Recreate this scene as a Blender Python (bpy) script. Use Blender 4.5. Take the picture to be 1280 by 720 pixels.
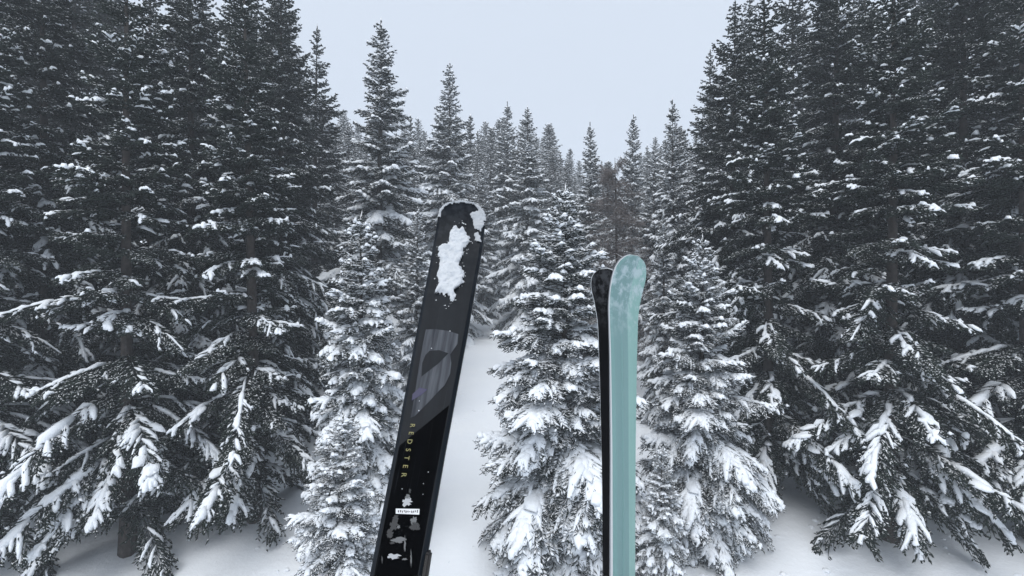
import bpy, bmesh, math, random
import numpy as np
from mathutils import Vector, Matrix

for o in list(bpy.data.objects):
    bpy.data.objects.remove(o)
sc = bpy.context.scene
COL = sc.collection
R = math.radians
random.seed(7)
rng = np.random.default_rng(11)

# ------------------------------------------------------------------ camera
FPX, CX, CY, CAMZ = 624.0, 640.0, 360.0, 7.0      # focal length in pixels of a 1280 wide frame
cam = bpy.data.cameras.new('camera')
cam.sensor_width = 36.0
cam.lens = 36.0 * FPX / 1280.0
cam.clip_start = 0.05
cam.clip_end = 2000
camo = bpy.data.objects.new('camera', cam)
COL.objects.link(camo)
camo.location = (0, 0, CAMZ)
camo.rotation_euler = (R(90), 0, 0)
sc.camera = camo

# ------------------------------------------------------------------ overcast sky, weak broad sun
SUN_EL, SUN_AZ = 58, 200
world = bpy.data.worlds.new('World')
sc.world = world
world.use_nodes = True
nt = world.node_tree
nt.nodes.clear()
wo = nt.nodes.new('ShaderNodeOutputWorld')
bg = nt.nodes.new('ShaderNodeBackground')
sky = nt.nodes.new('ShaderNodeTexSky')
sky.sky_type = 'NISHITA'
sky.sun_disc = False
sky.sun_elevation = R(SUN_EL)
sky.sun_rotation = R(SUN_AZ)
sky.air_density = 1.0
sky.dust_density = 3.0
bg.inputs['Strength'].default_value = 0.1
nt.links.new(sky.outputs[0], bg.inputs['Color'])
bg2 = nt.nodes.new('ShaderNodeBackground')          # closed cloud cover
bg2.inputs['Color'].default_value = (0.488, 0.540, 0.618, 1)
bg2.inputs['Strength'].default_value = 1.0
mx = nt.nodes.new('ShaderNodeMixShader')
mx.inputs[0].default_value = 0.93
nt.links.new(bg.outputs[0], mx.inputs[1])
nt.links.new(bg2.outputs[0], mx.inputs[2])
nt.links.new(mx.outputs[0], wo.inputs['Surface'])

sun = bpy.data.lights.new('sun', 'SUN')
sun.energy = 1.5
sun.angle = R(50)
sun.color = (1.0, 0.985, 0.96)
suno = bpy.data.objects.new('sun', sun)
COL.objects.link(suno)
suno.rotation_euler = (R(90 - SUN_EL), 0, R(180 - SUN_AZ))
suno.location = (0, -10, 60)

sc.view_settings.view_transform = 'Standard'
sc.view_settings.look = 'None'
sc.view_settings.gamma = 1.0
sc.view_settings.use_curve_mapping = False
sc.view_settings.exposure = 0.62
sc.cycles.max_bounces = 6
sc.cycles.diffuse_bounces = 3
sc.cycles.volume_bounces = 1

# ------------------------------------------------------------------ materials
def new_mat(name):
    m = bpy.data.materials.new(name)
    m.use_nodes = True
    t = m.node_tree
    b = t.nodes['Principled BSDF']
    return m, t, b

def nd(t, kind, **kw):
    n = t.nodes.new(kind)
    for k, v in kw.items():
        setattr(n, k, v)
    return n

def noise(t, scale, detail=3.0, coord='Object', rough=0.55):
    tc = nd(t, 'ShaderNodeTexCoord')
    n = nd(t, 'ShaderNodeTexNoise')
    n.inputs['Scale'].default_value = scale
    n.inputs['Detail'].default_value = detail
    n.inputs['Roughness'].default_value = rough
    t.links.new(tc.outputs[coord], n.inputs['Vector'])
    return n

def ramp(t, src, stops):
    r = nd(t, 'ShaderNodeValToRGB')
    e = r.color_ramp.elements
    while len(e) < len(stops):
        e.new(0.5)
    for k, (p, c) in enumerate(stops):
        e[k].position = p
        e[k].color = (*c, 1) if len(c) == 3 else c
    t.links.new(src, r.inputs[0])
    return r

def simple(name, col, rough=0.5, spec=0.5, metal=0.0):
    m, t, b = new_mat(name)
    b.inputs['Base Color'].default_value = (*col, 1)
    b.inputs['Roughness'].default_value = rough
    b.inputs['Specular IOR Level'].default_value = spec
    b.inputs['Metallic'].default_value = metal
    n = noise(t, 60, 3)
    bp = nd(t, 'ShaderNodeBump')
    bp.inputs['Strength'].default_value = 0.05
    bp.inputs['Distance'].default_value = 0.002
    t.links.new(n.outputs[0], bp.inputs['Height'])
    t.links.new(bp.outputs[0], b.inputs['Normal'])
    return m

def snow_mat(name, s1, s2, dist, strength=0.5, white=1.0):
    m, t, b = new_mat(name)
    n = noise(t, s1, 5, 'Object', 0.6)
    r = ramp(t, n.outputs[0], [(0.3, tuple(c * white for c in (0.82, 0.86, 0.91))), (0.7, tuple(c * white for c in (0.88, 0.91, 0.94)))])
    t.links.new(r.outputs[0], b.inputs['Base Color'])
    b.inputs['Roughness'].default_value = 0.7
    b.inputs['Specular IOR Level'].default_value = 0.2
    n2 = noise(t, s2, 4, 'Object', 0.65)
    bp = nd(t, 'ShaderNodeBump')
    bp.inputs['Strength'].default_value = strength
    bp.inputs['Distance'].default_value = dist
    t.links.new(n2.outputs[0], bp.inputs['Height'])
    t.links.new(bp.outputs[0], b.inputs['Normal'])
    return m

M_ground = snow_mat('ground_snow', 0.4, 5.0, 0.05, 0.45)
M_snow = snow_mat('branch_snow', 3.0, 22.0, 0.03, 0.6)
M_packed = snow_mat('stuck_snow', 60.0, 200.0, 0.004, 0.9, 0.70)

def needle_mat(name, dark, lite, dust):
    m, t, b = new_mat(name)
    n = noise(t, 2.2, 4)
    r = ramp(t, n.outputs[0], [(0.3, dark), (0.72, lite)])
    geo = nd(t, 'ShaderNodeNewGeometry')
    sep = nd(t, 'ShaderNodeSeparateXYZ')
    t.links.new(geo.outputs['Normal'], sep.inputs[0])
    n2 = noise(t, 14.0, 3)
    n3 = noise(t, 0.9, 2)
    a = nd(t, 'ShaderNodeMath', operation='MULTIPLY_ADD')   # upward faces carry frost and fresh snow
    t.links.new(n2.outputs[0], a.inputs[0])
    a.inputs[1].default_value = 1.3
    a.inputs[2].default_value = -0.85
    a2 = nd(t, 'ShaderNodeMath', operation='MULTIPLY_ADD')
    t.links.new(n3.outputs[0], a2.inputs[0])
    a2.inputs[1].default_value = 1.1
    t.links.new(a.outputs[0], a2.inputs[2])
    add = nd(t, 'ShaderNodeMath', operation='ADD')
    t.links.new(sep.outputs['Z'], add.inputs[0])
    t.links.new(a2.outputs[0], add.inputs[1])
    mr = nd(t, 'ShaderNodeMapRange')
    mr.inputs['From Min'].default_value = 0.95 - dust
    mr.inputs['From Max'].default_value = 1.30 - dust
    t.links.new(add.outputs[0], mr.inputs['Value'])
    mix = nd(t, 'ShaderNodeMix', data_type='RGBA')
    t.links.new(mr.outputs[0], mix.inputs['Factor'])
    t.links.new(r.outputs[0], mix.inputs['A'])
    mix.inputs['B'].default_value = (0.80, 0.82, 0.85, 1)
    t.links.new(mix.outputs['Result'], b.inputs['Base Color'])
    b.inputs['Roughness'].default_value = 0.75
    b.inputs['Specular IOR Level'].default_value = 0.2
    return m

M_need_heavy = needle_mat('needles_frosted', (0.014, 0.021, 0.018), (0.032, 0.043, 0.036), 0.41)
M_need_mid = needle_mat('needles_dusted', (0.013, 0.020, 0.018), (0.030, 0.041, 0.034), 0.31)
M_need_dark = needle_mat('needles_dark', (0.010, 0.016, 0.013), (0.022, 0.032, 0.025), -0.08)

def bark_mat(name, c1, c2):
    m, t, b = new_mat(name)
    n = noise(t, 9, 6, 'Object', 0.7)
    r = ramp(t, n.outputs[0], [(0.35, c1), (0.7, c2)])
    t.links.new(r.outputs[0], b.inputs['Base Color'])
    b.inputs['Roughness'].default_value = 0.9
    bp = nd(t, 'ShaderNodeBump')
    bp.inputs['Strength'].default_value = 0.7
    bp.inputs['Distance'].default_value = 0.02
    t.links.new(n.outputs[0], bp.inputs['Height'])
    t.links.new(bp.outputs[0], b.inputs['Normal'])
    return m

M_bark = bark_mat('spruce_bark', (0.030, 0.024, 0.020), (0.085, 0.070, 0.060))
M_twig = bark_mat('bare_twigs', (0.12, 0.105, 0.10), (0.27, 0.24, 0.23))

# ------------------------------------------------------------------ mesh helpers
def tri_mesh(name, V, F, mat, smooth=True):
    V = np.ascontiguousarray(V, dtype=np.float32)
    F = np.ascontiguousarray(F, dtype=np.int32)
    me = bpy.data.meshes.new(name)
    me.vertices.add(len(V))
    me.vertices.foreach_set('co', V.ravel())
    me.loops.add(F.size)
    me.loops.foreach_set('vertex_index', F.ravel())
    me.polygons.add(len(F))
    me.polygons.foreach_set('loop_start', np.arange(0, F.size, 3, dtype=np.int32))
    if smooth:
        me.polygons.foreach_set('use_smooth', np.ones(len(F), dtype=bool))
    me.update(calc_edges=True)
    me.validate()
    me.materials.append(mat)
    return me

def poly_mesh(name, V, F, mat, smooth=False):
    me = bpy.data.meshes.new(name)
    me.from_pydata([tuple(map(float, v)) for v in V], [], F)
    if smooth:
        me.polygons.foreach_set('use_smooth', [True] * len(me.polygons))
    me.materials.append(mat)
    me.update()
    return me

def link(name, data, parent=None, **props):
    o = bpy.data.objects.new(name, data)
    COL.objects.link(o)
    if parent is not None:
        o.parent = parent
    for k, v in props.items():
        o[k] = v
    return o

def value_noise(x, y, seed=0):
    xi = np.floor(x).astype(np.int64); yi = np.floor(y).astype(np.int64)
    xf = x - xi; yf = y - yi
    def h(a, b):
        n = (a * 374761393 + b * 668265263 + seed * 1442695041) & 0x7fffffff
        n = ((n ^ (n >> 13)) * 1274126177) & 0x7fffffff
        return ((n ^ (n >> 16)) & 0xffff) / 65535.0
    u = xf * xf * (3 - 2 * xf); v = yf * yf * (3 - 2 * yf)
    return (h(xi, yi) * (1 - u) + h(xi + 1, yi) * u) * (1 - v) + (h(xi, yi + 1) * (1 - u) + h(xi + 1, yi + 1) * u) * v

def unit(a):
    return a / np.maximum(np.linalg.norm(a, axis=-1, keepdims=True), 1e-9)

# brushes: needle covered twigs, each a small three sided spindle
def brushes(P0, P1, rad):
    N = len(P0)
    d = unit(P1 - P0)
    ref = np.where(np.abs(d[:, 2:3]) > 0.9, np.array([[1., 0, 0]]), np.array([[0, 0, 1.]]))
    s = unit(np.cross(d, ref)); u = np.cross(s, d)
    mid = P0 + (P1 - P0) * 0.42
    ph = rng.uniform(0, 2.1, N)
    V = np.empty((N, 5, 3))
    V[:, 0] = P0; V[:, 4] = P1
    for k in range(3):
        a = ph + k * 2.0944
        V[:, 1 + k] = mid + (s * np.cos(a)[:, None] + u * np.sin(a)[:, None]) * rad[:, None]
    f = np.array([[0, 2, 1], [0, 3, 2], [0, 1, 3], [4, 1, 2], [4, 2, 3], [4, 3, 1]])
    F = (np.arange(N)[:, None, None] * 5 + f[None]).reshape(-1, 3)
    return V.reshape(-1, 3), F

# snow fingers: a ridge of snow lying along a quadratic curve A-B-C
def fingers(A, B, C, w, h, hi=True):
    N = len(A)
    if hi:
        ts = np.array([0.0, 0.3, 0.68, 1.03])
        pr = np.array([0.35, 1.0, 0.95, 0.28])
        sec = np.array([[-1, -.25], [-.78, .55], [0, 1.0], [.78, .55], [1, -.25]])
    else:
        ts = np.array([0.0, 0.4, 0.85, 1.03])
        pr = np.array([0.4, 1.0, 0.85, 0.3])
        sec = np.array([[-1, -.25], [-.45, .9], [.45, .9], [1, -.25]])
    K, S = len(ts), len(sec)
    V = np.empty((N, K, S, 3))
    d = unit(C - A)
    side = unit(np.cross(d, np.array([[0, 0, 1.]])))
    up = np.cross(side, d)
    up[:, 2] = np.abs(up[:, 2]); up = unit(up * 0.6 + np.array([[0, 0, 0.4]]))
    for k in range(K):
        t = ts[k]
        c = A * (1 - t) ** 2 + 2 * B * t * (1 - t) + C * t * t
        jw = rng.uniform(0.6, 1.35, N) * pr[k]
        jh = rng.uniform(0.6, 1.4, N) * pr[k]
        off = rng.normal(0, 0.22, N)
        for s in range(S):
            V[:, k, s] = c + side * (w * (sec[s, 0] * jw + off))[:, None] + up * (h * sec[s, 1] * jh)[:, None]
    f = []
    for k in range(K - 1):
        for s in range(S):
            a = k * S + s; b = k * S + (s + 1) % S
            c_ = a + S; e = b + S
            f += [[a, b, e], [a, e, c_]]
    for s in range(1, S - 1):
        f.append([0, s + 1, s])
        q = (K - 1) * S
        f.append([q, q + s, q + s + 1])
    f = np.array(f)
    F = (np.arange(N)[:, None, None] * (K * S) + f[None]).reshape(-1, 3)
    return V.reshape(-1, 3), F

# pads: lumpy domes of snow that merge several twigs
def pads(Cn, D, ln, wd, ht):
    N = len(Cn)
    K, S = 3, 9
    D = unit(D)
    side = unit(np.cross(D, np.array([[0, 0, 1.]])))
    up = np.cross(side, D); up[up[:, 2] < 0] *= -1
    V = np.empty((N, 1 + K * S, 3))
    V[:, 0] = Cn + up * (ht * rng.uniform(0.8, 1.2, N))[:, None]
    rr = (0.45, 0.85, 1.0); hh = (0.86, 0.38, -0.30)
    lob = rng.uniform(0.65, 1.3, (N, S))
    for k in range(K):
        for q in range(S):
            a = 2 * math.pi * q / S + rng.normal(0, 0.12, N)
            j = lob[:, q] * rng.uniform(0.85, 1.15, N) * rr[k]
            V[:, 1 + k * S + q] = Cn + D * (ln * j * np.cos(a))[:, None] + side * (wd * j * np.sin(a))[:, None] + up * (ht * hh[k] * rng.uniform(0.75, 1.25, N))[:, None]
    f = []
    for q in range(S):
        q2 = (q + 1) % S
        f.append([0, 1 + q, 1 + q2])
        for k in range(K - 1):
            a, b = 1 + k * S + q, 1 + k * S + q2
            f += [[a, a + S, b + S], [a, b + S, b]]
    for q in range(1, S - 1):
        z0 = 1 + (K - 1) * S
        f.append([z0, z0 + q + 1, z0 + q])
    F = (np.arange(N)[:, None, None] * (1 + K * S) + np.array(f)[None]).reshape(-1, 3)
    return V.reshape(-1, 3), F

def trunk_mesh(name, H, r0, mat, bend=0.06):
    n, S = 14, 9
    ph = random.uniform(0, 6)
    V, F = [], []
    for k in range(n):
        t = k / (n - 1)
        z = -0.35 + t * (H + 0.3)
        r = r0 * (1 - t) ** 0.85 + 0.006
        if k == 0: r *= 1.25
        cx = bend * math.sin(t * 3 + ph) * t * (1 - t) * 3
        for s in range(S):
            a = 2 * math.pi * s / S
            rr = r * (1 + 0.10 * math.sin(3 * a + ph + t * 5))
            V.append((cx + rr * math.cos(a), rr * math.sin(a), z))
    for k in range(n - 1):
        for s in range(S):
            a = k * S + s; b = k * S + (s + 1) % S
            F.append([a, b, b + S]); F.append([a, b + S, a + S])
    return tri_mesh(name, np.array(V), np.array(F), mat)

def make_spruce(name, H, Rb, whorl, per, step, sub, brush_r, snow, needle, hi,
                low=0.04, droop=1.0, sparse=0.0, prof=0.82, ridge=1.0, foot=(0.72, 2.2), seed=1):
    """meshes of one spruce: trunk, crown of needle twigs and limbs, snow lying on the boughs"""
    global rng
    rng = np.random.default_rng(seed)
    BP0, BP1, BR = [], [], []
    SA, SB, SC, SW, SH = [], [], [], [], []
    LP0, LP1, LR = [], [], []
    QC, QD, QL, QW, QH = [], [], [], [], []
    TA, TC, TW = [], [], []
    z = low * H
    az0 = 0.0
    sector = rng.uniform(0.78, 1.18, 12)
    while z < H * 0.985:
        t = z / H
        nb = max(3, int(round(per * (1 - 0.18 * t) + rng.uniform(-0.8, 0.8))))
        az0 += rng.uniform(0.3, 1.2)
        ring = rng.uniform(0.80, 1.12)
        for b in range(nb):
            if rng.random() < sparse:
                continue
            az = az0 + 2 * math.pi * b / nb + rng.normal(0, 0.16)
            L = Rb * ((1 - t) ** prof) * rng.uniform(0.72, 1.15) * ring
            L *= sector[int((az % 6.2832) / 6.2832 * 12) % 12] if t < 0.9 else 1
            L *= min(1.0, foot[0] + foot[1] * t)                       # lowest boughs a bit shorter
            L = max(L, 0.10 + 0.02 * H * (1 - t))
            e0 = -0.22 + 0.95 * t ** 1.3 + rng.normal(0, 0.07)
            dr = droop * (0.62 - 0.42 * t) * rng.uniform(0.6, 1.35)
            upt = 0.22 * rng.uniform(0.3, 1.2)
            zz = z + rng.uniform(-0.5, 0.5) * whorl
            ca, sa = math.cos(az), math.sin(az)
            sway = rng.normal(0, 0.10)
            def P(s):
                s = np.asarray(s, dtype=float)
                r = L * s * (1 - 0.10 * s)
                lat = L * sway * s * s
                h = L * (e0 * s - dr * s * s + upt * s ** 3)
                return np.stack([ca * r - sa * lat, sa * r + ca * lat, zz + h], -1)
            # the limb
            ss = np.linspace(0, 1, 5)
            pts = P(ss)
            for k in range(4):
                LP0.append(pts[k] - (pts[k + 1] - pts[k]) * 0.25); LP1.append(pts[k + 1] + (pts[k + 1] - pts[k]) * 0.35)
                LR.append((0.010 + 0.010 * L) * (1 - 0.2 * k))
            # branchlets
            n = max(3, int(L * 0.9 / step))
            s = np.linspace(0.12, 0.99, n) + rng.normal(0, 0.01, n)
            s = np.concatenate([s, s + rng.normal(0, 0.015, n)])
            sg = np.concatenate([np.ones(n), -np.ones(n)])
            s = np.clip(s, 0.06, 1.0)
            p0 = P(s); tan = unit(P(s + 0.02) - P(s - 0.02))
            hs = unit(np.cross(tan, np.array([0, 0, 1.])))
            m = len(s)
            ang = rng.uniform(0.65, 1.15, m) * (1 - 0.45 * s)
            dirs = tan * np.cos(ang)[:, None] + hs * (np.sin(ang) * sg)[:, None]
            bl = (0.50 * L * (1 - s) ** 0.75 + 0.07 + 0.035 * L) * np.minimum(1, 0.45 + 2.4 * s) * rng.uniform(0.6, 1.2, m)
            bl = np.minimum(bl, 0.62)
            dz = -(0.16 + 0.30 * (1 - t)) * droop * rng.uniform(0.4, 1.5, m)
            p1 = p0 + dirs * (bl * 0.5)[:, None]; p1[:, 2] += bl * 0.04
            p2 = p0 + dirs * (bl * 0.96)[:, None]; p2[:, 2] += dz * bl
            BP0.append(p0); BP1.append(p1 + (p1 - p0) * 0.25); BR.append(np.full(m, brush_r * 1.15))
            BP0.append(p0 * 0.55 + p1 * 0.45); BP1.append(p2); BR.append(np.full(m, brush_r))
            # sub twigs
            ns = np.maximum(1, (bl / sub).astype(int))
            idx = np.repeat(np.arange(m), ns * 2)
            fr = rng.uniform(0.15, 1.0, len(idx))
            q = (p0[idx] * ((1 - fr) ** 2)[:, None] + 2 * p1[idx] * (fr * (1 - fr))[:, None] + p2[idx] * (fr ** 2)[:, None])
            dt = unit(p2[idx] - p0[idx])
            hs2 = unit(np.cross(dt, np.array([0, 0, 1.])))
            sgn = np.where(rng.random(len(idx)) < 0.5, -1, 1)
            a2 = rng.uniform(0.5, 1.0, len(idx))
            d2 = dt * np.cos(a2)[:, None] + hs2 * (np.sin(a2) * sgn)[:, None]
            d2[:, 2] += rng.normal(-0.20 * droop, 0.30, len(idx))
            d2 = unit(d2)
            sl = (0.055 + 0.30 * bl[idx] * (1 - 0.6 * fr)) * rng.uniform(0.6, 1.25, len(idx))
            sl = np.clip(sl, 0.05, 0.17)
            BP0.append(q); BP1.append(q + d2 * sl[:, None]); BR.append(np.full(len(idx), brush_r * 0.9))
            # snow
            load = snow * rng.uniform(0.35, 1.35) * (1.15 - 0.80 * t)
            patch = value_noise(s * 4.0 + rng.uniform(0, 90), np.full(m, rng.uniform(0, 90)), seed)
            keep = rng.random(m) < np.clip(load * (0.35 + 1.1 * patch) * (0.35 + 0.9 * s), 0, 0.97)
            ki = np.nonzero(keep)[0]
            if len(ki):
                fr = rng.uniform(0.55, 0.98, len(ki))[:, None]
                a = p0[ki]; c = a + (p2[ki] - a) * fr
                bb = a + (p1[ki] - a) * fr
                lift = brush_r * 0.8
                for arr in (a, bb, c): arr[:, 2] += lift
                w_ = np.clip(step * 0.72, 0.018, 0.075) * rng.uniform(0.75, 1.5, len(ki)) * (0.6 + 0.5 * load)
                SA.append(a); SB.append(bb); SC.append(c)
                SW.append(w_); SH.append(w_ * rng.uniform(0.6, 1.15, len(ki)))
            # sub twig snow tips
            kt = np.nonzero((rng.random(len(idx)) < 0.30 * load) & keep[idx])[0]
            if len(kt):
                a = q[kt].copy(); c = a + d2[kt] * (sl[kt] * 0.9)[:, None]
                a[:, 2] += brush_r; c[:, 2] += brush_r * 0.8
                TA.append(a); TC.append(c); TW.append(brush_r * 1.2 * rng.uniform(0.8, 1.5, len(kt)))
            if load > 0.30 and L > 0.35:
                g = np.arange(0.38, 0.97, 0.20 / max(L, 0.6)) + rng.normal(0, 0.04)
                g = np.clip(g[rng.random(len(g)) < min(0.9, 0.62 * load)], 0.2, 0.98)
                if len(g):
                    c = P(g); tg = unit(P(g + 0.03) - P(g - 0.03))
                    off = rng.normal(0, 0.30, len(g)) * L * 0.36 * (1.05 - g)
                    c = c + unit(np.cross(tg, np.array([0, 0, 1.]))) * off[:, None]
                    c[:, 2] += brush_r * 1.2 - np.abs(off) * 0.22 * droop
                    tg = unit(tg + rng.normal(0, 0.25, (len(g), 3)))
                    w_ = (0.035 + 0.050 * L) * rng.uniform(0.6, 1.4, len(g)) * (0.6 + 0.4 * load) * (1.15 - 0.4 * g)
                    QC.append(c); QD.append(tg); QL.append(w_ * rng.uniform(1.2, 2.2, len(g))); QW.append(w_); QH.append(w_ * rng.uniform(0.35, 0.65, len(g)))
            # the ridge on the limb
            if load > 0.25:
                g = np.arange(0.22, 0.96, 0.17)
                g = g[rng.random(len(g)) < min(0.95, load + 0.15)]
                if len(g):
                    a = P(g); bb = P(g + 0.11); c = P(np.minimum(g + 0.23, 1.02))
                    for arr in (a, bb, c): arr[:, 2] += brush_r
                    w_ = ridge * (0.020 + 0.034 * L) * load * rng.uniform(0.7, 1.4, len(g)) * (1.1 - 0.4 * g)
                    SA.append(a); SB.append(bb); SC.append(c); SW.append(w_); SH.append(w_ * rng.uniform(0.6, 1.0, len(g)))
        z += whorl * rng.uniform(0.75, 1.25) * (1 - 0.58 * t)
    # leader
    zl = np.linspace(H * 0.93, H * 0.995, 10)
    BP0.append(np.stack([zl * 0, zl * 0, zl], -1)); BP1.append(np.stack([rng.normal(0, .01, 10), rng.normal(0, .01, 10), zl + 0.028 * H], -1))
    BR.append(np.full(10, brush_r * 1.2))
    BP0.append(np.array(LP0)); BP1.append(np.array(LP1)); BR.append(np.array(LR))
    V, F = brushes(np.concatenate(BP0), np.concatenate(BP1), np.concatenate(BR))
    crown = tri_mesh(name + '_crown', V, F, needle, False)
    V, F = fingers(np.concatenate(SA), np.concatenate(SB), np.concatenate(SC), np.concatenate(SW), np.concatenate(SH), hi)
    if TA:
        V2, F2 = brushes(np.concatenate(TA), np.concatenate(TC), np.concatenate(TW))
        F = np.concatenate([F, F2 + len(V)]); V = np.concatenate([V, V2])
    if QC:
        V2, F2 = pads(np.concatenate(QC), np.concatenate(QD), np.concatenate(QL), np.concatenate(QW), np.concatenate(QH))
        F = np.concatenate([F, F2 + len(V)]); V = np.concatenate([V, V2])
    sn = tri_mesh(name + '_snow', V, F, M_snow, True)

    tr = trunk_mesh(name + '_trunk', H, 0.011 * H + 0.02, M_bark)
    return dict(H=H, crown=crown, snow=sn, trunk=tr)

def make_bare(name, H, Rb, seed):
    """leafless larch: trunk, limbs and fine twigs with thin lines of snow"""
    global rng
    rng = np.random.default_rng(seed)
    B0, B1, BR, SA, SB, SC, SW = [], [], [], [], [], [], []
    for k in range(int(H * 13)):
        t = rng.uniform(0.12, 0.98)
        L = Rb * (1 - t) ** 0.7 * rng.uniform(0.6, 1.2) + 0.15
        az = rng.uniform(0, 6.283); e = rng.uniform(-0.35, 0.35)
        pts = []
        for s in np.linspace(0, 1, 6):
            pts.append([math.cos(az + 0.3 * s) * L * s, math.sin(az + 0.3 * s) * L * s, t * H + L * (e * s - 0.25 * s * s + 0.15 * s ** 3)])
        pts = np.array(pts)
        for i in range(5):
            d = pts[i + 1] - pts[i]
            B0.append(pts[i] - d * 0.3); B1.append(pts[i + 1] + d * 0.4); BR.append((0.022 - 0.003 * i))
            for q in range(7):
                f = rng.random(); o = pts[i] + d * f
                dd = unit(d + rng.normal(0, 0.35 * np.linalg.norm(d) * 2, 3) + np.array([0, 0, -0.03]))
                l = rng.uniform(0.15, 0.5)
                B0.append(o); B1.append(o + dd * l); BR.append(0.009)
                for w in range(3):
                    o2 = o + dd * l * rng.random(); d3 = unit(dd + rng.normal(0, 0.6, 3))
                    B0.append(o2); B1.append(o2 + d3 * rng.uniform(0.08, 0.22)); BR.append(0.007)
        if rng.random() < 0.9:
            for i in (0, 1, 2, 3):
                SA.append(pts[i]); SB.append((pts[i] + pts[i + 1]) / 2); SC.append(pts[i + 1]); SW.append(0.017)
    V, F = brushes(np.array(B0), np.array(B1), np.array(BR))
    crown = tri_mesh(name + '_crown', V, F, M_twig, False)
    SW = np.array(SW)
    V, F = fingers(np.array(SA) + [0, 0, .012], np.array(SB) + [0, 0, .012], np.array(SC) + [0, 0, .012], SW, SW * 0.8, False)
    return dict(H=H, crown=crown, snow=tri_mesh(name + '_snow', V, F, M_snow), trunk=trunk_mesh(name + '_trunk', H, 0.10, M_bark))

# ------------------------------------------------------------------ the slope
def ground_z(x, y):
    x = np.asarray(x, float); y = np.asarray(y, float)
    z = 0.15 * y + 0.05 * np.maximum(0, y - 35)
    z = z + 0.5 * (value_noise(x * 0.09 + 40, y * 0.09 + 11, 3) - 0.5)
    z = z + 0.16 * (value_noise(x * 0.45 + 7, y * 0.45 + 3, 5) - 0.5)
    z = z + 0.05 * (value_noise(x * 1.3 + 70, y * 1.3 + 30, 6) - 0.5)
    return z

def build_ground():
    def axis(lo, hi, fine_lo, fine_hi, df, dc):
        a = list(np.arange(lo, fine_lo, dc)) + list(np.arange(fine_lo, fine_hi, df)) + list(np.arange(fine_hi, hi + dc, dc))
        return np.array(a)
    xs = axis(-132, 132, -9, 9, 0.16, 4.0)
    ys = axis(-37, 180, 3, 36, 0.16, 4.0)
    X, Y = np.meshgrid(xs, ys)
    Z = ground_z(X, Y)
    V = np.stack([X.ravel(), Y.ravel(), Z.ravel()], -1)
    nx, ny = len(xs), len(ys)
    a = (np.arange(ny - 1)[:, None] * nx + np.arange(nx - 1)[None]).ravel()
    F = np.concatenate([np.stack([a, a + 1, a + 1 + nx], -1), np.stack([a, a + 1 + nx, a + nx], -1)])
    link('snow_slope', tri_mesh('snow_slope', V, F, M_ground), kind='structure')
build_ground()

# ------------------------------------------------------------------ kinds of tree
T = {}
T['young_a'] = make_spruce('young_a', 7.3, 1.95, 0.215, 6.5, 0.064, 0.066, 0.016, 1.15, M_need_heavy, True, low=0.02, droop=1.05, prof=0.72, ridge=1.3, foot=(0.52, 1.7), seed=21)
T['young_b'] = make_spruce('young_b', 6.9, 1.75, 0.23, 6, 0.075, 0.075, 0.018, 1.12, M_need_heavy, True, low=0.02, droop=1.15, prof=0.72, ridge=1.5, seed=33)
T['tall_a'] = make_spruce('tall_a', 14.5, 3.0, 0.48, 6.2, 0.108, 0.12, 0.030, 1.0, M_need_mid, False, low=0.05, droop=1.0, prof=0.78, ridge=1.7, seed=5)
T['tall_b'] = make_spruce('tall_b', 13.5, 3.1, 0.51, 6.1, 0.108, 0.12, 0.030, 1.02, M_need_mid, False, low=0.05, droop=1.0, sparse=0.04, prof=0.80, ridge=1.9, seed=8)
T['slim'] = make_spruce('slim', 12.5, 2.2, 0.42, 6, 0.108, 0.12, 0.030, 0.95, M_need_mid, False, low=0.06, droop=0.9, prof=0.72, ridge=1.7, seed=14)
T['dark_a'] = make_spruce('dark_a', 16.0, 3.2, 0.47, 6.3, 0.11, 0.11, 0.029, 0.30, M_need_dark, False, low=0.04, droop=1.05, prof=0.70, ridge=2.0, seed=41)
T['dark_c'] = make_spruce('dark_c', 15.5, 3.2, 0.52, 6.5, 0.11, 0.11, 0.030, 0.40, M_need_dark, False, low=0.10, droop=0.8, sparse=0.12, prof=0.85, ridge=2.2, seed=53)
T['far_a'] = make_spruce('far_a', 15.0, 2.5, 0.50, 6, 0.22, 0.26, 0.055, 0.6, M_need_mid, False, low=0.08, prof=0.66, seed=61)
T['far_b'] = make_spruce('far_b', 15.0, 3.0, 0.52, 6, 0.23, 0.26, 0.055, 0.6, M_need_mid, False, low=0.08, prof=0.62, seed=67)
T['far_c'] = make_spruce('far_c', 15.0, 2.0, 0.48, 6, 0.22, 0.26, 0.055, 0.55, M_need_mid, False, low=0.08, prof=0.8, sparse=0.1, seed=71)
T['bare'] = make_bare('bare', 9.0, 2.0, 77)

PLACED = []
def plant(kind, x, y, H, label, group=None, name='spruce_tree', wide=1.0, rot=None, cat='tree', tilt=0.0):
    k = T[kind]
    z = float(ground_z(x, y))
    r = bpy.data.objects.new(name, None)
    r.empty_display_size = 0.3
    COL.objects.link(r)
    r.location = (x, y, z)
    s = H / k['H']
    r.scale = (s * wide, s * wide, s)
    r.rotation_euler = (tilt, random.uniform(-0.02, 0.02), random.uniform(0, 6.283) if rot is None else rot)
    r['label'] = label
    r['category'] = cat
    if group: r['group'] = group
    link('trunk', k['trunk'], r)
    link('crown', k['crown'], r, kind='stuff')
    link('snow_load', k['snow'], r, kind='stuff')
    PLACED.append((x, y))
    return r

def at_px(px, d):
    return (px - CX) / FPX * d

def plant_px(kind, px, d, py, label, **kw):
    x = at_px(px, d)
    H = CAMZ + (CY - py) / FPX * d - float(ground_z(x, d))
    return plant(kind, x, d, H, label, **kw)

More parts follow.
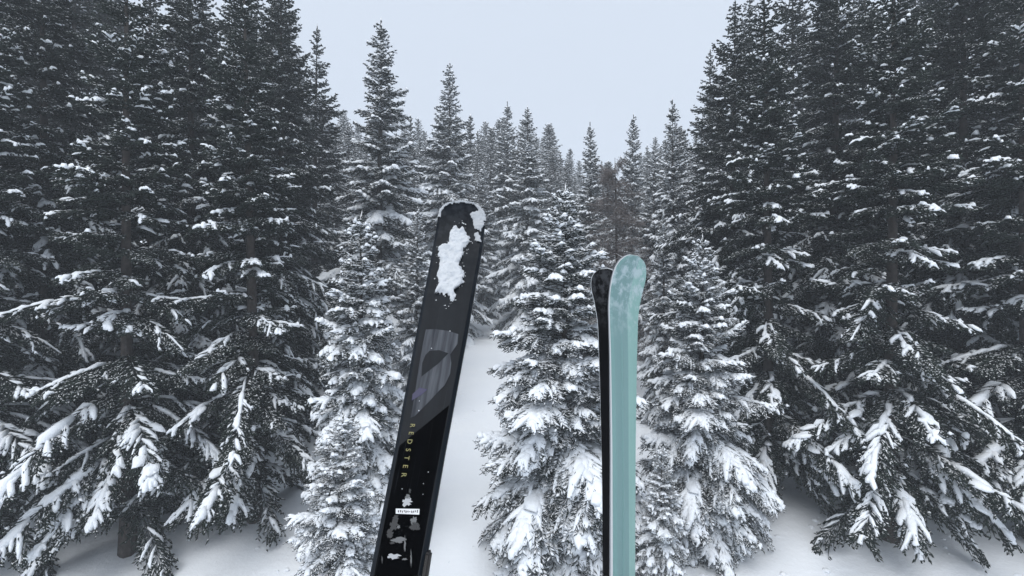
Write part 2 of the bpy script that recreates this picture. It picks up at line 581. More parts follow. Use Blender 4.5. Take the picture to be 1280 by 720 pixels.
NEARL = 'young spruces at the left rim of the snow lane'
plant_px('young_a', 699, 9.6, 240, 'bushy young spruce heavy with snow, standing right of the open snow lane', rot=2.9, wide=1.13)
plant_px('young_b', 452, 10.4, 272, 'young snow-caked spruce left of the lane, behind the black ski', rot=1.0)
plant_px('young_b', 430, 7.6, 520, 'short low spruce buried in thick snow below the taller young spruce', wide=1.25, rot=2.2)
plant_px('young_a', 872, 10.4, 300, 'young snowy spruce standing right of the mint ski', rot=3.0)
plant_px('young_b', 826, 8.4, 560, 'little spruce half hidden behind the foot of the mint ski', rot=4.0, wide=1.0)
plant_px('tall_a', 474, 21, 30, 'tallest pointed spruce rising over the left side of the lane', rot=0.2, wide=1.12)
plant_px('tall_b', 560, 28, 80, 'tall pointed spruce standing alone against the sky above the black ski tip', rot=1.3, wide=1.0)
plant_px('tall_b', 660, 29, 137, 'spruce with wide snowy boughs at the head of the snow lane', rot=2.4, wide=1.05)
plant_px('slim', 635, 36, 130, 'slim spruce rising close behind the wide-boughed one', rot=0.7, wide=0.9)
plant_px('slim', 740, 29, 154, 'slender spruce with a thin bare-looking spire left of the leafless larch', rot=1.9, wide=0.9)
plant_px('tall_a', 787, 27, 146, 'spruce with open ragged top behind the leafless larch', rot=3.3, wide=0.85)
plant_px('tall_b', 842, 22, 130, 'dark spruce above the mint ski with frosted spire', rot=4.1, wide=0.85)
plant_px('slim', 816, 25, 186, 'slim frosted spruce between the ragged spruce and the dark spruce', rot=2.0)
plant_px('bare', 772, 19.5, 196, 'leafless grey-brown larch with thin snow on its twigs', rot=0.5, name='larch_tree', wide=1.05)
plant_px('tall_a', 520, 17.5, 262, 'spruce with layered snowy boughs behind the black ski', rot=4.4, wide=1.05)
plant_px('slim', 604, 33, 205, 'narrow dark spruce behind the tip of the black ski', rot=5.0, wide=1.1)
plant_px('tall_b', 706, 21, 232, 'dark spruce close behind the bushy young spruce', rot=0.9, wide=0.8)
plant_px('tall_a', 830, 16.5, 268, 'mid-height spruce with dark lower trunk right of the mint ski', rot=1.2, wide=0.85)

# dark timber on either side of the lift line
GS = 'dark timber along the lift line'
LS_L = 'tall dark spruce with light snow in the timber left of the lane'
LS_R = 'tall dark spruce with light snow in the timber right of the skis'
side = [(352, 16, -40, LS_L), (318, 11.5, -60, LS_L), (240, 14, -110, LS_L), (160, 10.5, -120, LS_L), (60, 12, -140, LS_L),
        (-30, 10, -140, LS_L), (-110, 13, -160, LS_L), (392, 23, 40, LS_L), (300, 20, -70, LS_L), (190, 19, -80, LS_L), (90, 18, -120, LS_L),
        (0, 17, -120, LS_L), (345, 27, -20, LS_L), (250, 26, -60, LS_L), (130, 25, -90, LS_L), (30, 24, -110, LS_L),
        (908, 15.5, 10, LS_R), (962, 12, -50, LS_R), (1040, 14.5, -90, LS_R), (1112, 10.5, -120, LS_R), (1205, 12.5, -140, LS_R),
        (1290, 10.5, -140, LS_R), (1380, 13, -150, LS_R), (888, 23, 70, LS_R), (985, 20, -40, LS_R), (1085, 19, -80, LS_R), (1180, 18, -110, LS_R),
        (1270, 17.5, -120, LS_R), (935, 27, 0, LS_R), (1030, 26, -50, LS_R), (1140, 25, -80, LS_R), (1250, 24, -110, LS_R)]
for i, (px, d, py, lab) in enumerate(side):
    lab = ('big dark spruce, front row of' if d < 15 else 'dark spruce, second row of' if d < 21.5 else 'dark spruce deep inside') + lab.split(' in')[1]
    lab = lab + (', dense and drooping', ', open and gappy')[i % 2]
    plant_px(('dark_a', 'dark_c')[i % 2], px, d, py, lab, group=GS, wide=random.uniform(0.82, 1.0))

# the forest up the slope, fading into the haze
sx = [300, 436, 500, 560, 600, 640, 690, 720, 770, 800, 843, 900, 980]
sy = [110, 135, 146, 140, 138, 142, 156, 188, 194, 186, 150, 120, 100]
LAND = [(385, 'beyond the dark timber left of the lane'), (474, 'behind the tallest pointed spruce'), (520, 'in the gap right of the tallest pointed spruce'),
        (560, 'behind the lone spruce above the black ski tip'), (604, 'in the gap right of the lone spruce'), (657, 'behind the wide-boughed spruce'),
        (700, 'in the dip right of the wide-boughed spruce'), (740, 'behind the slender thin-spired spruce'), (787, 'behind the leafless larch'),
        (842, 'behind the frosted dark spruce above the mint ski'), (920, 'beyond the dark timber right of the skis')]
def far_label(kd, px):
    look = {'far_a': 'hazy pointed spruce', 'far_b': 'hazy broad-shouldered spruce', 'far_c': 'hazy thin ragged spruce'}[kd]
    return look + ' up the slope, ' + min(LAND, key=lambda q: abs(q[0] - px))[1]
tries = 0
n_far = 0
frng = random.Random(5)
while tries < 6000 and n_far < 190:
    tries += 1
    d = 31 + 62 * frng.random() ** 1.25
    px = frng.uniform(330, 950)
    x = at_px(px, d)
    sp = 1.7 + d * 0.016
    if any((x - a) ** 2 + (d - b) ** 2 < sp * sp for a, b in PLACED):
        continue
    py = float(np.interp(px, sx, sy)) + frng.uniform(2, 46) * (1.0 if d > 42 else 1.5)
    H = CAMZ + (CY - py) / FPX * d - float(ground_z(x, d))
    if H > 24 or H < 7:
        continue
    kd = frng.choice(['far_a', 'far_b', 'far_c', 'far_a'])
    plant(kd, x, d, H, far_label(kd, px),
          group='forest up the slope', wide=frng.uniform(0.95, 1.4), rot=frng.uniform(0, 6.28))
    n_far += 1


# clumps of snow shed by the boughs
rng = np.random.default_rng(3)
CC = []
for (tx, ty) in PLACED[:18] + PLACED[18:50]:
    if ty > 24: continue
    for k in range(16):
        a = rng.uniform(0, 6.283); rr_ = rng.uniform(0.9, 2.6)
        CC.append((tx + math.cos(a) * rr_, ty + math.sin(a) * rr_))
CC = np.array(CC)
CP = np.column_stack([CC, ground_z(CC[:, 0], CC[:, 1])])
cd = np.column_stack([rng.normal(0, 1, (len(CP), 2)), np.full(len(CP), 0.1)])
cw = rng.uniform(0.015, 0.06, len(CP)) * rng.uniform(0.5, 1.3, len(CP))
Vc, Fc = pads(CP, cd, cw * 1.3, cw, cw * 0.6)
link('fallen_snow', tri_mesh('fallen_snow', Vc, Fc, M_snow), kind='stuff', label='small clumps of snow shed under the trees', category='snow')

# ------------------------------------------------------------------ skis
def px_ray(px, py, d):
    return Vector(((px - CX) / FPX * d, d, CAMZ + (CY - py) / FPX * d))

class Ski:
    """local frame: x across, y along towards the tip, z out of the top sheet"""
    def __init__(self, bottom, top, roll, widths, tail_len, shovel, bend_r, label, name='ski', thick=0.016, rnd=0.062):
        self.rnd = rnd
        B = px_ray(*bottom); Tp = px_ray(*top)
        a = (Tp - B).normalized()
        w = Vector((1, 0, 0)); w = (w - a * w.dot(a)).normalized()
        n = w.cross(a)
        c, s = math.cos(roll), math.sin(roll)
        w2 = w * c - n * s
        n2 = n * c + w * s
        self.M = Matrix(((w2.x, a.x, n2.x, B.x), (w2.y, a.y, n2.y, B.y), (w2.z, a.z, n2.z, B.z), (0, 0, 0, 1)))
        self.Mi = self.M.inverted()
        self.L = (Tp - B).length
        self.widths, self.tail, self.shovel, self.br, self.th = widths, tail_len, shovel, bend_r, thick
        self.uc = self.L - shovel
        self.ut = self.L + 0.012
        self.root = bpy.data.objects.new(name, None)
        self.root.empty_display_size = 0.1
        COL.objects.link(self.root)
        self.root.matrix_world = self.M
        self.root['label'] = label
        self.root['category'] = 'ski'
        self.root['group'] = 'skis hanging from the chair'

    def half(self, u):
        u = np.asarray(u, float)
        w = np.interp(u, [p for p, _ in self.widths], [q for _, q in self.widths]) / 2
        us = self.ut - self.rnd
        t = np.clip((u - us) / (self.ut - us), 0, 1)
        w = w * np.power(np.maximum(1 - t ** 2.2, 0), 1 / 2.2)
        t = np.clip((-self.tail + 0.04 - u) / 0.04, 0, 1)
        return w * np.power(np.maximum(1 - t ** 3, 0), 0.5)

    def height(self, u):
        u = np.asarray(u, float)
        return np.interp(u, [-self.tail, -0.3, 0.0, self.uc * 0.6, self.uc, self.ut], [0.006, self.th, self.th, self.th * 0.75, self.th * 0.55, 0.0075])

    def S(self, u, v, h):
        u, v, h = np.broadcast_arrays(np.asarray(u, float), np.asarray(v, float), np.asarray(h, float))
        th = np.maximum(u - self.uc, 0) / self.br
        y = np.where(u > self.uc, self.uc + self.br * np.sin(th), u) - np.sin(th) * h
        z = np.where(u > self.uc, self.br * (1 - np.cos(th)), 0) + np.cos(th) * h
        return np.stack([v, y, z], -1)

    def to_uv(self, px, py):
        u, v = self.L * 0.5, 0.0
        def proj(u, v):
            p = self.M @ Vector(self.S(u, v, self.th).tolist())
            return np.array([CX + FPX * p.x / p.y, CY - FPX * (p.z - CAMZ) / p.y])
        for _ in range(14):
            f = proj(u, v) - np.array([px, py])
            e = 1e-4
            J = np.stack([(proj(u + e, v) - proj(u, v)) / e, (proj(u, v + e) - proj(u, v)) / e], 1)
            du = np.linalg.solve(J, f)
            u -= float(np.clip(du[0], -.2, .2)); v -= float(np.clip(du[1], -.05, .05))
        return u, v

    def strip(self, name, cols, mat, smooth=True):
        """cols: functions u -> (v, h); a band of surface between neighbouring columns"""
        us = np.concatenate([np.linspace(-self.tail, -self.tail + 0.045, 12), np.linspace(-self.tail + 0.06, self.uc, 40),
                             np.linspace(self.uc + 0.01, self.ut - self.rnd - 0.001, 12), self.ut - self.rnd * np.cos(np.linspace(0, math.pi / 2, 22)) ** 1.0])
        us = np.unique(np.round(us, 6))
        V = []
        for c in cols:
            v, h = c(us)
            V.append(self.S(us, v, h))
        V = np.array(V).reshape(-1, 3)
        n = len(us)
        F = []
        for c in range(len(cols) - 1):
            for k in range(n - 1):
                a = c * n + k
                F.append([a, a + n, a + n + 1, a + 1])
        me = poly_mesh(name, V, F, mat, smooth)
        return link(name, me, self.root)

    def body(self, m_top, m_side, m_edge, m_base, bevel=0.007, flank=None, flank_frac=0.0):
        hf, ht = self.half, self.height
        b = lambda u: np.minimum(bevel, hf(u) * 0.45)
        if flank is None:
            self.top = self.strip('top_sheet', [lambda u: (-hf(u), ht(u) * 0.55), lambda u: (-hf(u) + b(u), ht(u)), lambda u: (0 * u, ht(u) * 1.04 + 0.0002),
                                     lambda u: (hf(u) - b(u), ht(u)), lambda u: (hf(u), ht(u) * 0.55)], m_top, False)
        else:
            k = flank_frac
            self.top = self.strip('top_sheet', [lambda u: (-hf(u), ht(u) * 0.55), lambda u: (-hf(u) + b(u), ht(u)), lambda u: (-hf(u) * 0.35, ht(u) * 1.02),
                                     lambda u: (-hf(u) * 0.30, ht(u) * 1.02 + 0.002 * np.clip((self.uc - u) / 0.1, 0, 1)),
                                     lambda u: (hf(u) * k, ht(u) * 1.04 + 0.002 * np.clip((self.uc - u) / 0.1, 0, 1))], m_top, False)
            o = self.strip('flank', [lambda u: (hf(u) * k, ht(u) * 1.04 + 0.002 * np.clip((self.uc - u) / 0.1, 0, 1)), lambda u: (hf(u) - b(u) * 0.3, ht(u) * 0.72), lambda u: (hf(u), ht(u) * 0.55)], flank, False)
        for sgn in (-1, 1):
            self.strip('sidewall', [lambda u: (sgn * hf(u), ht(u) * 0.22), lambda u: (sgn * hf(u), ht(u) * 0.55)], m_side)
            self.strip('steel_edge', [lambda u: (sgn * np.maximum(hf(u) - 0.003, 0), 0 * u - 0.0004), lambda u: (sgn * (hf(u) + 0.0004), 0 * u - 0.0004), lambda u: (sgn * (hf(u) + 0.0004), ht(u) * 0.22)], m_edge)
        self.strip('running_base', [lambda u: (-np.maximum(hf(u) - 0.003, 0), 0 * u), lambda u: (np.maximum(hf(u) - 0.003, 0), 0 * u)], m_base)

    def decal(self, name, uv, mat, lift=0.0008):
        me = bpy.data.meshes.new(name)
        bm = bmesh.new()
        vs = []
        for u, v in uv:
            p = self.S(u, v, float(self.height(u)) * 1.045 + 0.0002 + lift)
            vs.append(bm.verts.new(p.tolist()))
        f = bm.faces.new(vs)
        bm.normal_update()
        if f.normal.z < 0: f.normal_flip()
        bmesh.ops.triangulate(bm, faces=[f])
        bm.to_mesh(me); bm.free()
        me.materials.append(mat)
        return link(name, me, self.root)

    def decal_px(self, name, pts, mat, lift=0.0008):
        return self.decal(name, [self.to_uv(*p) for p in pts], mat, lift)

    def crust(self, name, mask, u0, u1, res, thick, mat, kind=None, seed=1, vr=None, rough=1.0):
        """snow stuck to the top sheet: a lumpy sheet wherever mask(u, v) is positive (metres to its rim)"""
        us = np.arange(u0, u1, res); hw = float(self.half(us).max()) + res
        vs = np.arange(-hw, hw, res) if vr is None else np.arange(vr[0], vr[1], res)
        U, Vv = np.meshgrid(us, vs, indexing='ij')
        jx = (value_noise(U / res * 1.7, Vv / res * 1.7, seed + 9) - .5) * res * 0.5
        sd = mask(U, Vv)
        V0 = 0.5 * np.sin(U * 210)
        sd = sd + (value_noise(U / 0.021, Vv / 0.013, seed) - 0.5) * 0.012 * rough + (value_noise(U / 0.0057 + V0, Vv / 0.0043, seed + 1) - 0.5) * 0.005 * rough
        k = np.clip(sd / 0.010, 0, 1)
        hgt = thick * (0.15 + 0.85 * np.sqrt(k)) * (0.45 + 0.8 * value_noise(U / 0.014, Vv / 0.014, seed + 2)) + thick * 0.45 * (value_noise(U / 0.005, Vv / 0.005, seed + 3) - 0.4)
        hgt = np.maximum(hgt, thick * 0.06) * np.clip(k * 3 + 0.15, 0, 1)
        P = self.S(U + jx, Vv + jx, self.height(U) * 1.04 + 0.0006 + hgt)
        nu, nv = U.shape
        ins = sd > 0
        idx = -np.ones((nu, nv), int)
        F = []
        c = ins[:-1, :-1] & ins[1:, :-1] & ins[:-1, 1:] & ins[1:, 1:]
        ii, jj = np.nonzero(c)
        a = ii * nv + jj
        Fq = np.stack([a, a + 1, a + 1 + nv, a + nv], -1)
        used = np.unique(Fq)
        rm = np.zeros(nu * nv, int); rm[used] = np.arange(len(used))
        V = P.reshape(-1, 3)[used]; Fq = rm[Fq]
        Ft = np.concatenate([Fq[:, [0, 2, 1]], Fq[:, [0, 3, 2]]])
        o = link(name, tri_mesh(name, V, Ft, mat), self.root)
        return o

def poly_sd(poly):
    P = np.array(poly)
    def f(U, V):
        x, y = U, V
        inside = np.zeros(U.shape, bool)
        dist = np.full(U.shape, 1e9)
        n = len(P)
        for i in range(n):
            x1, y1 = P[i]; x2, y2 = P[(i + 1) % n]
            c = ((y1 > y) != (y2 > y)) & (x < (x2 - x1) * (y - y1) / (y2 - y1 + 1e-12) + x1)
            inside ^= c
            dx, dy = x2 - x1, y2 - y1
            t = np.clip(((x - x1) * dx + (y - y1) * dy) / (dx * dx + dy * dy + 1e-12), 0, 1)
            dist = np.minimum(dist, np.hypot(x - x1 - t * dx, y - y1 - t * dy))
        return np.where(inside, dist, -dist)
    return f

def top_mat(name, c1, c2, scale, rough, spec, frost=0.0, frost_u=(0.4, 0.7), fcol=(0.42, 0.45, 0.50), scratch=0.03):
    m, t, b = new_mat(name)
    tc = nd(t, 'ShaderNodeTexCoord')
    mp = nd(t, 'ShaderNodeMapping')
    mp.inputs['Scale'].default_value = (scale, scale * 0.06, scale)
    t.links.new(tc.outputs['Object'], mp.inputs[0])
    n = nd(t, 'ShaderNodeTexNoise'); n.inputs['Scale'].default_value = 1.0; n.inputs['Detail'].default_value = 4
    t.links.new(mp.outputs[0], n.inputs['Vector'])
    r = ramp(t, n.outputs[0], [(0.3, c1), (0.7, c2)])
    col = r.outputs[0]
    if frost > 0:
        sep = nd(t, 'ShaderNodeSeparateXYZ'); t.links.new(tc.outputs['Object'], sep.inputs[0])
        mr = nd(t, 'ShaderNodeMapRange'); mr.inputs['From Min'].default_value = frost_u[0]; mr.inputs['From Max'].default_value = frost_u[1]
        t.links.new(sep.outputs['Y'], mr.inputs['Value'])
        n2 = noise(t, 44, 6, 'Object', 0.7)
        r2 = ramp(t, n2.outputs[0], [(0.46, (0, 0, 0)), (0.60, (1, 1, 1))])
        mu = nd(t, 'ShaderNodeMath', operation='MULTIPLY'); t.links.new(mr.outputs[0], mu.inputs[0]); t.links.new(r2.outputs[0], mu.inputs[1])
        mu2 = nd(t, 'ShaderNodeMath', operation='MULTIPLY'); t.links.new(mu.outputs[0], mu2.inputs[0]); mu2.inputs[1].default_value = frost
        mix = nd(t, 'ShaderNodeMix', data_type='RGBA')
        t.links.new(mu2.outputs[0], mix.inputs['Factor']); t.links.new(col, mix.inputs['A'])
        mix.inputs['B'].default_value = (*fcol, 1)
        col = mix.outputs['Result']
    mp2 = nd(t, 'ShaderNodeMapping')
    mp2.inputs['Scale'].default_value = (420, 5.0, 420)
    mp2.inputs['Rotation'].default_value = (0, 0, 0.03)
    t.links.new(tc.outputs['Object'], mp2.inputs[0])
    ns = nd(t, 'ShaderNodeTexNoise'); ns.inputs['Scale'].default_value = 1.0; ns.inputs['Detail'].default_value = 2
    t.links.new(mp2.outputs[0], ns.inputs['Vector'])
    rs = ramp(t, ns.outputs[0], [(0.66, (0, 0, 0)), (0.76, (1, 1, 1))])
    ms = nd(t, 'ShaderNodeMath', operation='MULTIPLY'); t.links.new(rs.outputs[0], ms.inputs[0]); ms.inputs[1].default_value = scratch
    mixs = nd(t, 'ShaderNodeMix', data_type='RGBA')
    t.links.new(ms.outputs[0], mixs.inputs['Factor']); t.links.new(col, mixs.inputs['A'])
    mixs.inputs['B'].default_value = (*fcol, 1)
    t.links.new(mixs.outputs['Result'], b.inputs['Base Color'])
    b.inputs['Roughness'].default_value = rough
    b.inputs['Specular IOR Level'].default_value = spec
    n3 = noise(t, 90, 4)
    r3 = nd(t, 'ShaderNodeMapRange'); r3.inputs['To Min'].default_value = rough - 0.1; r3.inputs['To Max'].default_value = rough + 0.15
    t.links.new(n3.outputs[0], r3.inputs['Value']); t.links.new(r3.outputs[0], b.inputs['Roughness'])
    return m

M_black_top = top_mat('black_top_sheet', (0.004, 0.006, 0.009), (0.008, 0.011, 0.015), 60, 0.40, 0.10, 0.03, (0.45, 0.8))
M_black_gloss = top_mat('black_gloss', (0.0006, 0.0009, 0.0014), (0.0012, 0.0017, 0.0025), 60, 0.35, 0.01)
M_grey_panel = top_mat('grey_panel', (0.014, 0.018, 0.026), (0.080, 0.088, 0.102), 110, 0.38, 0.12)
M_blue = simple('blue_panel', (0.012, 0.012, 0.055), 0.35, 0.3)
M_print = simple('printed_grey', (0.11, 0.115, 0.12), 0.5, 0.3)
M_print_dim = simple('printed_dim', (0.022, 0.024, 0.027), 0.5, 0.3)
M_print_white = simple('printed_white', (0.36, 0.37, 0.39), 0.5, 0.3)
M_gold = simple('printed_gold', (0.24, 0.22, 0.09), 0.5, 0.3)
M_ink = simple('ink', (0.03, 0.03, 0.035), 0.6, 0.3)
M_sticker = simple('sticker_paper', (0.66, 0.67, 0.68), 0.6, 0.3)
M_plastic = simple('binding_plastic', (0.006, 0.006, 0.007), 0.42, 0.25)
M_steel = simple('steel', (0.45, 0.46, 0.48), 0.32, 0.5, 1.0)
M_sidewall = simple('black_sidewall', (0.012, 0.013, 0.015), 0.4, 0.4)
M_pale_side = simple('pale_sidewall', (0.50, 0.52, 0.53), 0.45, 0.4)
M_base = simple('black_base', (0.010, 0.010, 0.012), 0.3, 0.4)
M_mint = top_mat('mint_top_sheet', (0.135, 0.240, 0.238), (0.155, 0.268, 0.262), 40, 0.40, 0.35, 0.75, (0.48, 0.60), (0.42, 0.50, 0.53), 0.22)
M_mint_flank_lit = top_mat('mint_flank_lit', (0.195, 0.345, 0.315), (0.215, 0.375, 0.340), 40, 0.42, 0.35, 0.70, (0.46, 0.60), (0.44, 0.51, 0.54), 0.22)  # same mint made paler: light on the sloping facet painted into the colour
M_dark_top = top_mat('charcoal_top_sheet', (0.001, 0.001, 0.0015), (0.002, 0.002, 0.003), 50, 0.40, 0.06, 0.18, (0.56, 0.68), (0.25, 0.26, 0.28))

# ---- black ski
K = Ski((497, 720, 0.80), (580, 270, 1.30), R(2), [(-0.9, .108), (-0.6, .090), (-0.05, .083), (0.2, .093), (0.45, .109), (0.72, .121), (0.95, .116)],
        0.80, 0.15, 0.26, 'black ski with a slab of snow stuck near its tip', rnd=0.048)
K.body(M_black_top, M_sidewall, M_steel, M_base)
g = lambda x, y: (460 + x / 4.5, 400 + y / 4.5)
lowpts = [g(238, 560), g(300, 500), g(380, 410), g(470, 290), g(500, 300)]
# lower glossy field of the top sheet
u1 = K.to_uv(535, 560)[0]
u2 = K.to_uv(548, 505)[0]
hw = lambda u: float(K.half(u)) - 0.009
K.decal('gloss_field', [(-0.02, -hw(0)), (-0.02, hw(0)), (0.1, hw(0.1)), (u2, hw(u2)), (u1, -hw(u1)), (0.1, -hw(0.1))], M_black_gloss, 0.0002)
gp = K.decal_px('grey_panel', [g(325, 48), g(380, 47), g(450, 56), g(508, 75), g(503, 130), g(462, 190), g(468, 240), g(462, 300), g(430, 365), g(400, 395), g(345, 455), g(262, 540), g(240, 548), g(262, 420), g(285, 260), g(308, 130)], M_grey_panel, 0.0006)
K.decal_px('black_facet', [g(345, 170), g(400, 166), g(452, 184), g(398, 240), g(300, 316), g(305, 240), g(322, 195)], M_black_top, 0.0011)
K.decal_px('blue_facet', [g(290, 378), g(335, 388), g(300, 420), g(246, 452), g(250, 415)], M_blue, 0.0011)
# lettering down the ski
(ua, va), (ub, vb) = K.to_uv(516.5, 530), K.to_uv(504.0, 602)
fc = bpy.data.curves.new('lettering', 'FONT')
fc.body = 'REDSTER'
fc.size = 0.0125
fc.space_character = 1.0
fc.align_x = 'LEFT'
fc.extrude = 0.0002
to = bpy.data.objects.new('lettering_source', fc)
COL.objects.link(to)
bpy.context.view_layer.update()
wt = max(v.co.x for v in to.to_mesh().vertices)
to.to_mesh_clear()
n_let = len(fc.body)
fc.space_character = 1.0 + ((math.hypot(ua - ub, va - vb)) - wt) / (wt * (n_let - 1) / n_let)
bpy.context.view_layer.update()
me = bpy.data.meshes.new_from_object(to.evaluated_get(bpy.context.evaluated_depsgraph_get()))
bpy.data.objects.remove(to)
me.materials.clear(); me.materials.append(M_gold)
lo = link('lettering', me, K.root)
dirv = Vector((vb - va, ub - ua, 0)).normalized()
yv = Vector((0, 0, 1)).cross(dirv)
lo.matrix_local = Matrix(((dirv.x, yv.x, 0, va - yv.x * 0.0045), (dirv.y, yv.y, 0, ua - yv.y * 0.0045), (0, 0, 1, K.th * 1.045 + 0.0016), (0, 0, 0, 1)))

h6 = lambda x, y: (450 + x / 4.2375, 550 + y / 4.2375)
def blob(cx, cy, rx, ry, n=22, seed=1, jag=0.45):
    q = random.Random(seed)
    return [h6(cx + rx * math.cos(2 * math.pi * k / n) * (1 + q.uniform(-jag, jag)), cy + ry * math.sin(2 * math.pi * k / n) * (1 + q.uniform(-jag, jag))) for k in range(n)]
K.decal_px('emblem', blob(247, 328, 24, 22, seed=2), M_print_white)
K.decal_px('emblem', blob(252, 303, 12, 12, seed=5), M_print)
K.decal_px('emblem', blob(264, 270, 6, 12, seed=8), M_print_dim)
st = K.decal_px('sticker', [h6(190, 364), h6(316, 366), h6(314, 396), h6(190, 391)], M_sticker, 0.0010)
q = random.Random(3)
for k in range(11):
    x = 202 + k * 10
    if k == 6:
        pts = [h6(x - 2, 379), h6(x + 5, 379), h6(x + 5, 382), h6(x - 2, 382)]
    else:
        y0, y1 = 372 + q.uniform(-1, 4), 387 + q.uniform(-4, 2)
        pts = [h6(x, y0), h6(x + q.uniform(4, 7), y0 + q.uniform(-2, 4)), h6(x + q.uniform(3, 6), (y0 + y1) / 2), h6(x + q.uniform(4, 7), y1), h6(x + q.uniform(-1, 2), y1 - q.uniform(0, 4))]
    o = K.decal_px('scrawl', pts, M_ink, 0.0015)
    o.parent = st
for cx, cy, rx, ry, mt, sd in [(190, 412, 14, 18, M_print_dim, 1), (178, 452, 22, 28, M_print_dim, 2), (160, 500, 16, 22, M_print_dim, 3), (286, 428, 16, 20, M_print, 4),
                               (290, 462, 24, 20, M_print_dim, 5), (205, 530, 34, 14, M_print, 6), (172, 545, 12, 8, M_print_dim, 7), (176, 617, 36, 14, M_print_white, 8),
                               (238, 555, 5, 38, M_print, 9), (271, 628, 4, 40, M_print, 10), (236, 632, 14, 5, M_print, 11), (118, 634, 4, 20, M_print_dim, 12), (206, 462, 7, 9, M_print, 13), (308, 462, 6, 8, M_print, 14)]:
    K.decal_px('printed_mark', blob(cx, cy, rx, ry, seed=sd), mt)
# binding: toe piece, brake arm, heel piece, plate
def box_part(name, parent, x0, x1, y0, y1, z0, z1, mat, taper=0.85, bev=0.004):
    bm = bmesh.new()
    bmesh.ops.create_cube(bm, size=1)
    for v in bm.verts:
        t = taper if v.co.z > 0 else 1
        v.co = ((x0 + x1) / 2 + v.co.x * (x1 - x0) * t, (y0 + y1) / 2 + v.co.y * (y1 - y0) * t, z0 + (v.co.z + .5) * (z1 - z0))
    bmesh.ops.bevel(bm, geom=list(bm.edges), offset=bev, segments=2, affect='EDGES')
    me = bpy.data.meshes.new(name); bm.to_mesh(me); bm.free()
    me.materials.append(mat)
    return link(name, me, parent)
def binding(ski, y_toe, width):
    z = ski.th + 0.001
    p = box_part('binding_plate', ski.root, -width / 2, width / 2, y_toe - 0.36, y_toe, z, z + 0.012, M_plastic, 0.94)
    t = box_part('toe_piece', ski.root, -width * .55, width * .55, y_toe - 0.10, y_toe - 0.01, z + 0.012, z + 0.055, M_plastic, 0.7, 0.008)
    for s in (-1, 1):
        box_part('toe_wing', t, s * width * .35 - .012, s * width * .35 + .012, y_toe - 0.135, y_toe - 0.085, z + 0.02, z + 0.05, M_plastic, 0.8, 0.005)
    h = box_part('heel_piece', ski.root, -width * .5, width * .5, y_toe - 0.50, y_toe - 0.40, z, z + 0.07, M_plastic, 0.6, 0.008)
    for s in (-1, 1):
        box_part('brake_arm', h, s * (width / 2 + .012) - .004, s * (width / 2 + .012) + .004, y_toe - 0.46, y_toe - 0.30, z - 0.035, z - 0.027, M_steel, 0.95, 0.002)
binding(K, -0.005, 0.066)
uu, vv = K.to_uv(534, 703)
box_part('strap_tab', K.root, vv - 0.009, vv + 0.005, uu - 0.035, uu + 0.022, 0.003, 0.014, M_plastic, 0.7, 0.003)

snow_px = [(568.5, 277), (574, 282), (581, 279), (584, 290), (587, 301), (580, 312), (576, 325), (579.5, 340), (580, 352), (573, 361), (568, 372), (563, 381), (561, 374),
           (558, 368), (552, 364), (544.5, 366), (546, 345), (547, 322), (549, 307), (558, 301), (561, 290)]
sd_poly = poly_sd([K.to_uv(*p) for p in snow_px])
K.crust('snow_slab', sd_poly, K.L * 0.6, K.ut, 0.0021, 0.011, M_packed, seed=4)
lobe = poly_sd([K.to_uv(*p) for p in [(590, 263), (598, 264), (604, 270), (605, 281), (600, 287), (593, 284), (590, 274), (587, 268)]])
lobe2 = poly_sd([K.to_uv(*p) for p in [(592, 290), (597, 288), (600, 300), (597, 303)]])
def rim(U, V):
    tip = K.ut - 0.050
    r = np.minimum(K.half(U) - np.abs(V), (K.ut - U) * 0.9)
    band = np.minimum(r + 0.0028, 0.0085 - r)
    band = np.where(U > tip, band, -0.01)
    return np.maximum(np.maximum(band, lobe(U, V)), lobe2(U, V))
M_frost = snow_mat('rim_frost', 90.0, 300.0, 0.002, 0.7, 0.50)
K.crust('rim_frost', rim, K.ut - 0.11, K.ut + 0.003, 0.0018, 0.005, M_frost, seed=14)
for k in range(9):
    u_ = random.uniform(0.1, K.uc); v_ = random.uniform(-.03, .035)
    r_ = random.uniform(0.0006, 0.0013)
    K.decal('snow_fleck', [(u_ + r_ * math.sin(a) * random.uniform(.6, 1.4), v_ + r_ * math.cos(a) * random.uniform(.6, 1.4)) for a in np.linspace(0, 6.283, 8)[:-1]], M_packed, 0.0018)

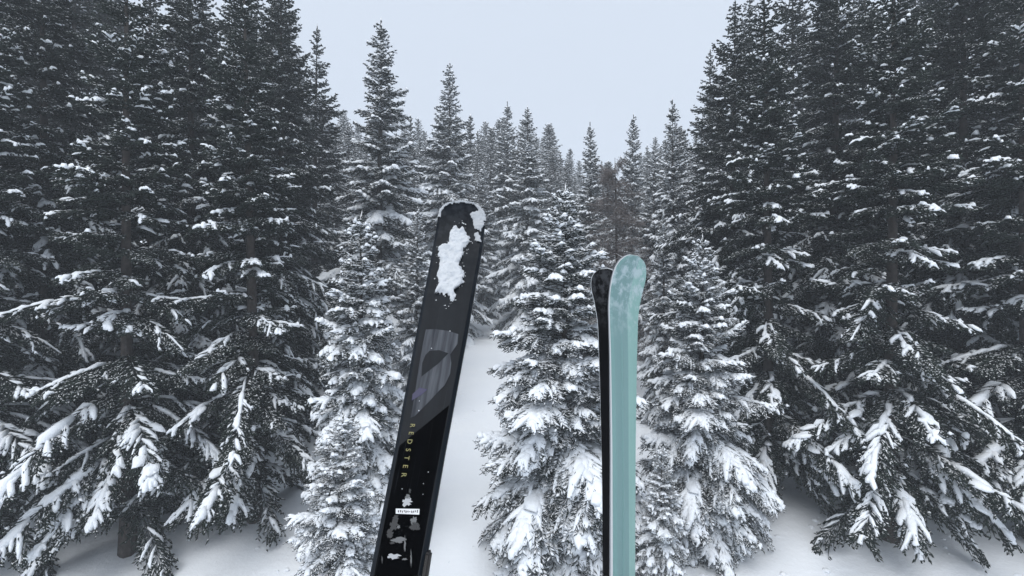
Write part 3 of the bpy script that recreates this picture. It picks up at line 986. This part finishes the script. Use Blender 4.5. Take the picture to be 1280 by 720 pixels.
q = random.Random(9)
pu, pv = zip(*[K.to_uv(*p) for p in snow_px])
for k in range(70):
    i_ = q.randrange(len(pu))
    u_ = pu[i_] + q.gauss(0, 0.010); v_ = pv[i_] + q.gauss(0, 0.006)
    if abs(v_) > float(K.half(u_)) - 0.004 or u_ > K.ut - 0.03: continue
    r_ = q.uniform(0.0005, 0.0016)
    K.decal('snow_crumb', [(u_ + r_ * math.sin(a) * q.uniform(.5, 1.4), v_ + r_ * math.cos(a) * q.uniform(.5, 1.4)) for a in np.linspace(0, 6.283, 8)[:-1]], M_packed, 0.0016)

# ---- mint ski
Mn = Ski((776, 720, 1.02), (779, 326, 1.20), R(45), [(-0.9, .112), (-0.3, .082), (0.0, .080), (0.25, .090), (0.45, .106), (0.62, .130), (0.9, .126)],
         0.85, 0.14, 0.30, 'mint green ski with frost smeared over its rounded tip', thick=0.014)
Mn.body(M_mint, M_pale_side, M_steel, M_base, flank=M_mint_flank_lit, flank_frac=0.12)
binding(Mn, -0.02, 0.07)

# ---- dark ski behind it
Dk = Ski((771, 720, 1.16), (767, 341, 1.33), R(-60), [(-0.9, .112), (-0.3, .082), (0.0, .080), (0.25, .088), (0.45, .104), (0.64, .126), (0.9, .122)],
         0.85, 0.15, 0.30, 'charcoal ski with a pale edge, tucked behind the mint ski', thick=0.014)
Dk.body(M_dark_top, M_pale_side, M_steel, M_base)
Dk.strip('pale_rim', [lambda u: (-Dk.half(u) - 0.0004, Dk.height(u) * 0.55 + 0.0006), lambda u: (-Dk.half(u) + np.minimum(0.006, Dk.half(u) * 0.45), Dk.height(u) + 0.0006)], M_pale_side, False)
binding(Dk, -0.02, 0.07)

# ------------------------------------------------------------------ haze of falling snow between the trees
def haze_box(x0, x1, y0, y1, z0, z1, dens):
    V = [(x, y, z) for x in (x0, x1) for y in (y0, y1) for z in (z0, z1)]
    F = [(0, 1, 3, 2), (4, 6, 7, 5), (0, 4, 5, 1), (2, 3, 7, 6), (0, 2, 6, 4), (1, 5, 7, 3)]
    m = bpy.data.materials.new('haze')
    m.use_nodes = True
    t = m.node_tree
    t.nodes.clear()
    out = nd(t, 'ShaderNodeOutputMaterial')
    v = nd(t, 'ShaderNodeVolumePrincipled')
    v.inputs['Color'].default_value = (0.86, 0.91, 0.97, 1)
    v.inputs['Density'].default_value = dens
    t.links.new(v.outputs[0], out.inputs['Volume'])
    link('haze', poly_mesh('haze', V, F, m), kind='stuff')
haze_box(-140, 140, -45, 190, -9, 52, 0.0030)
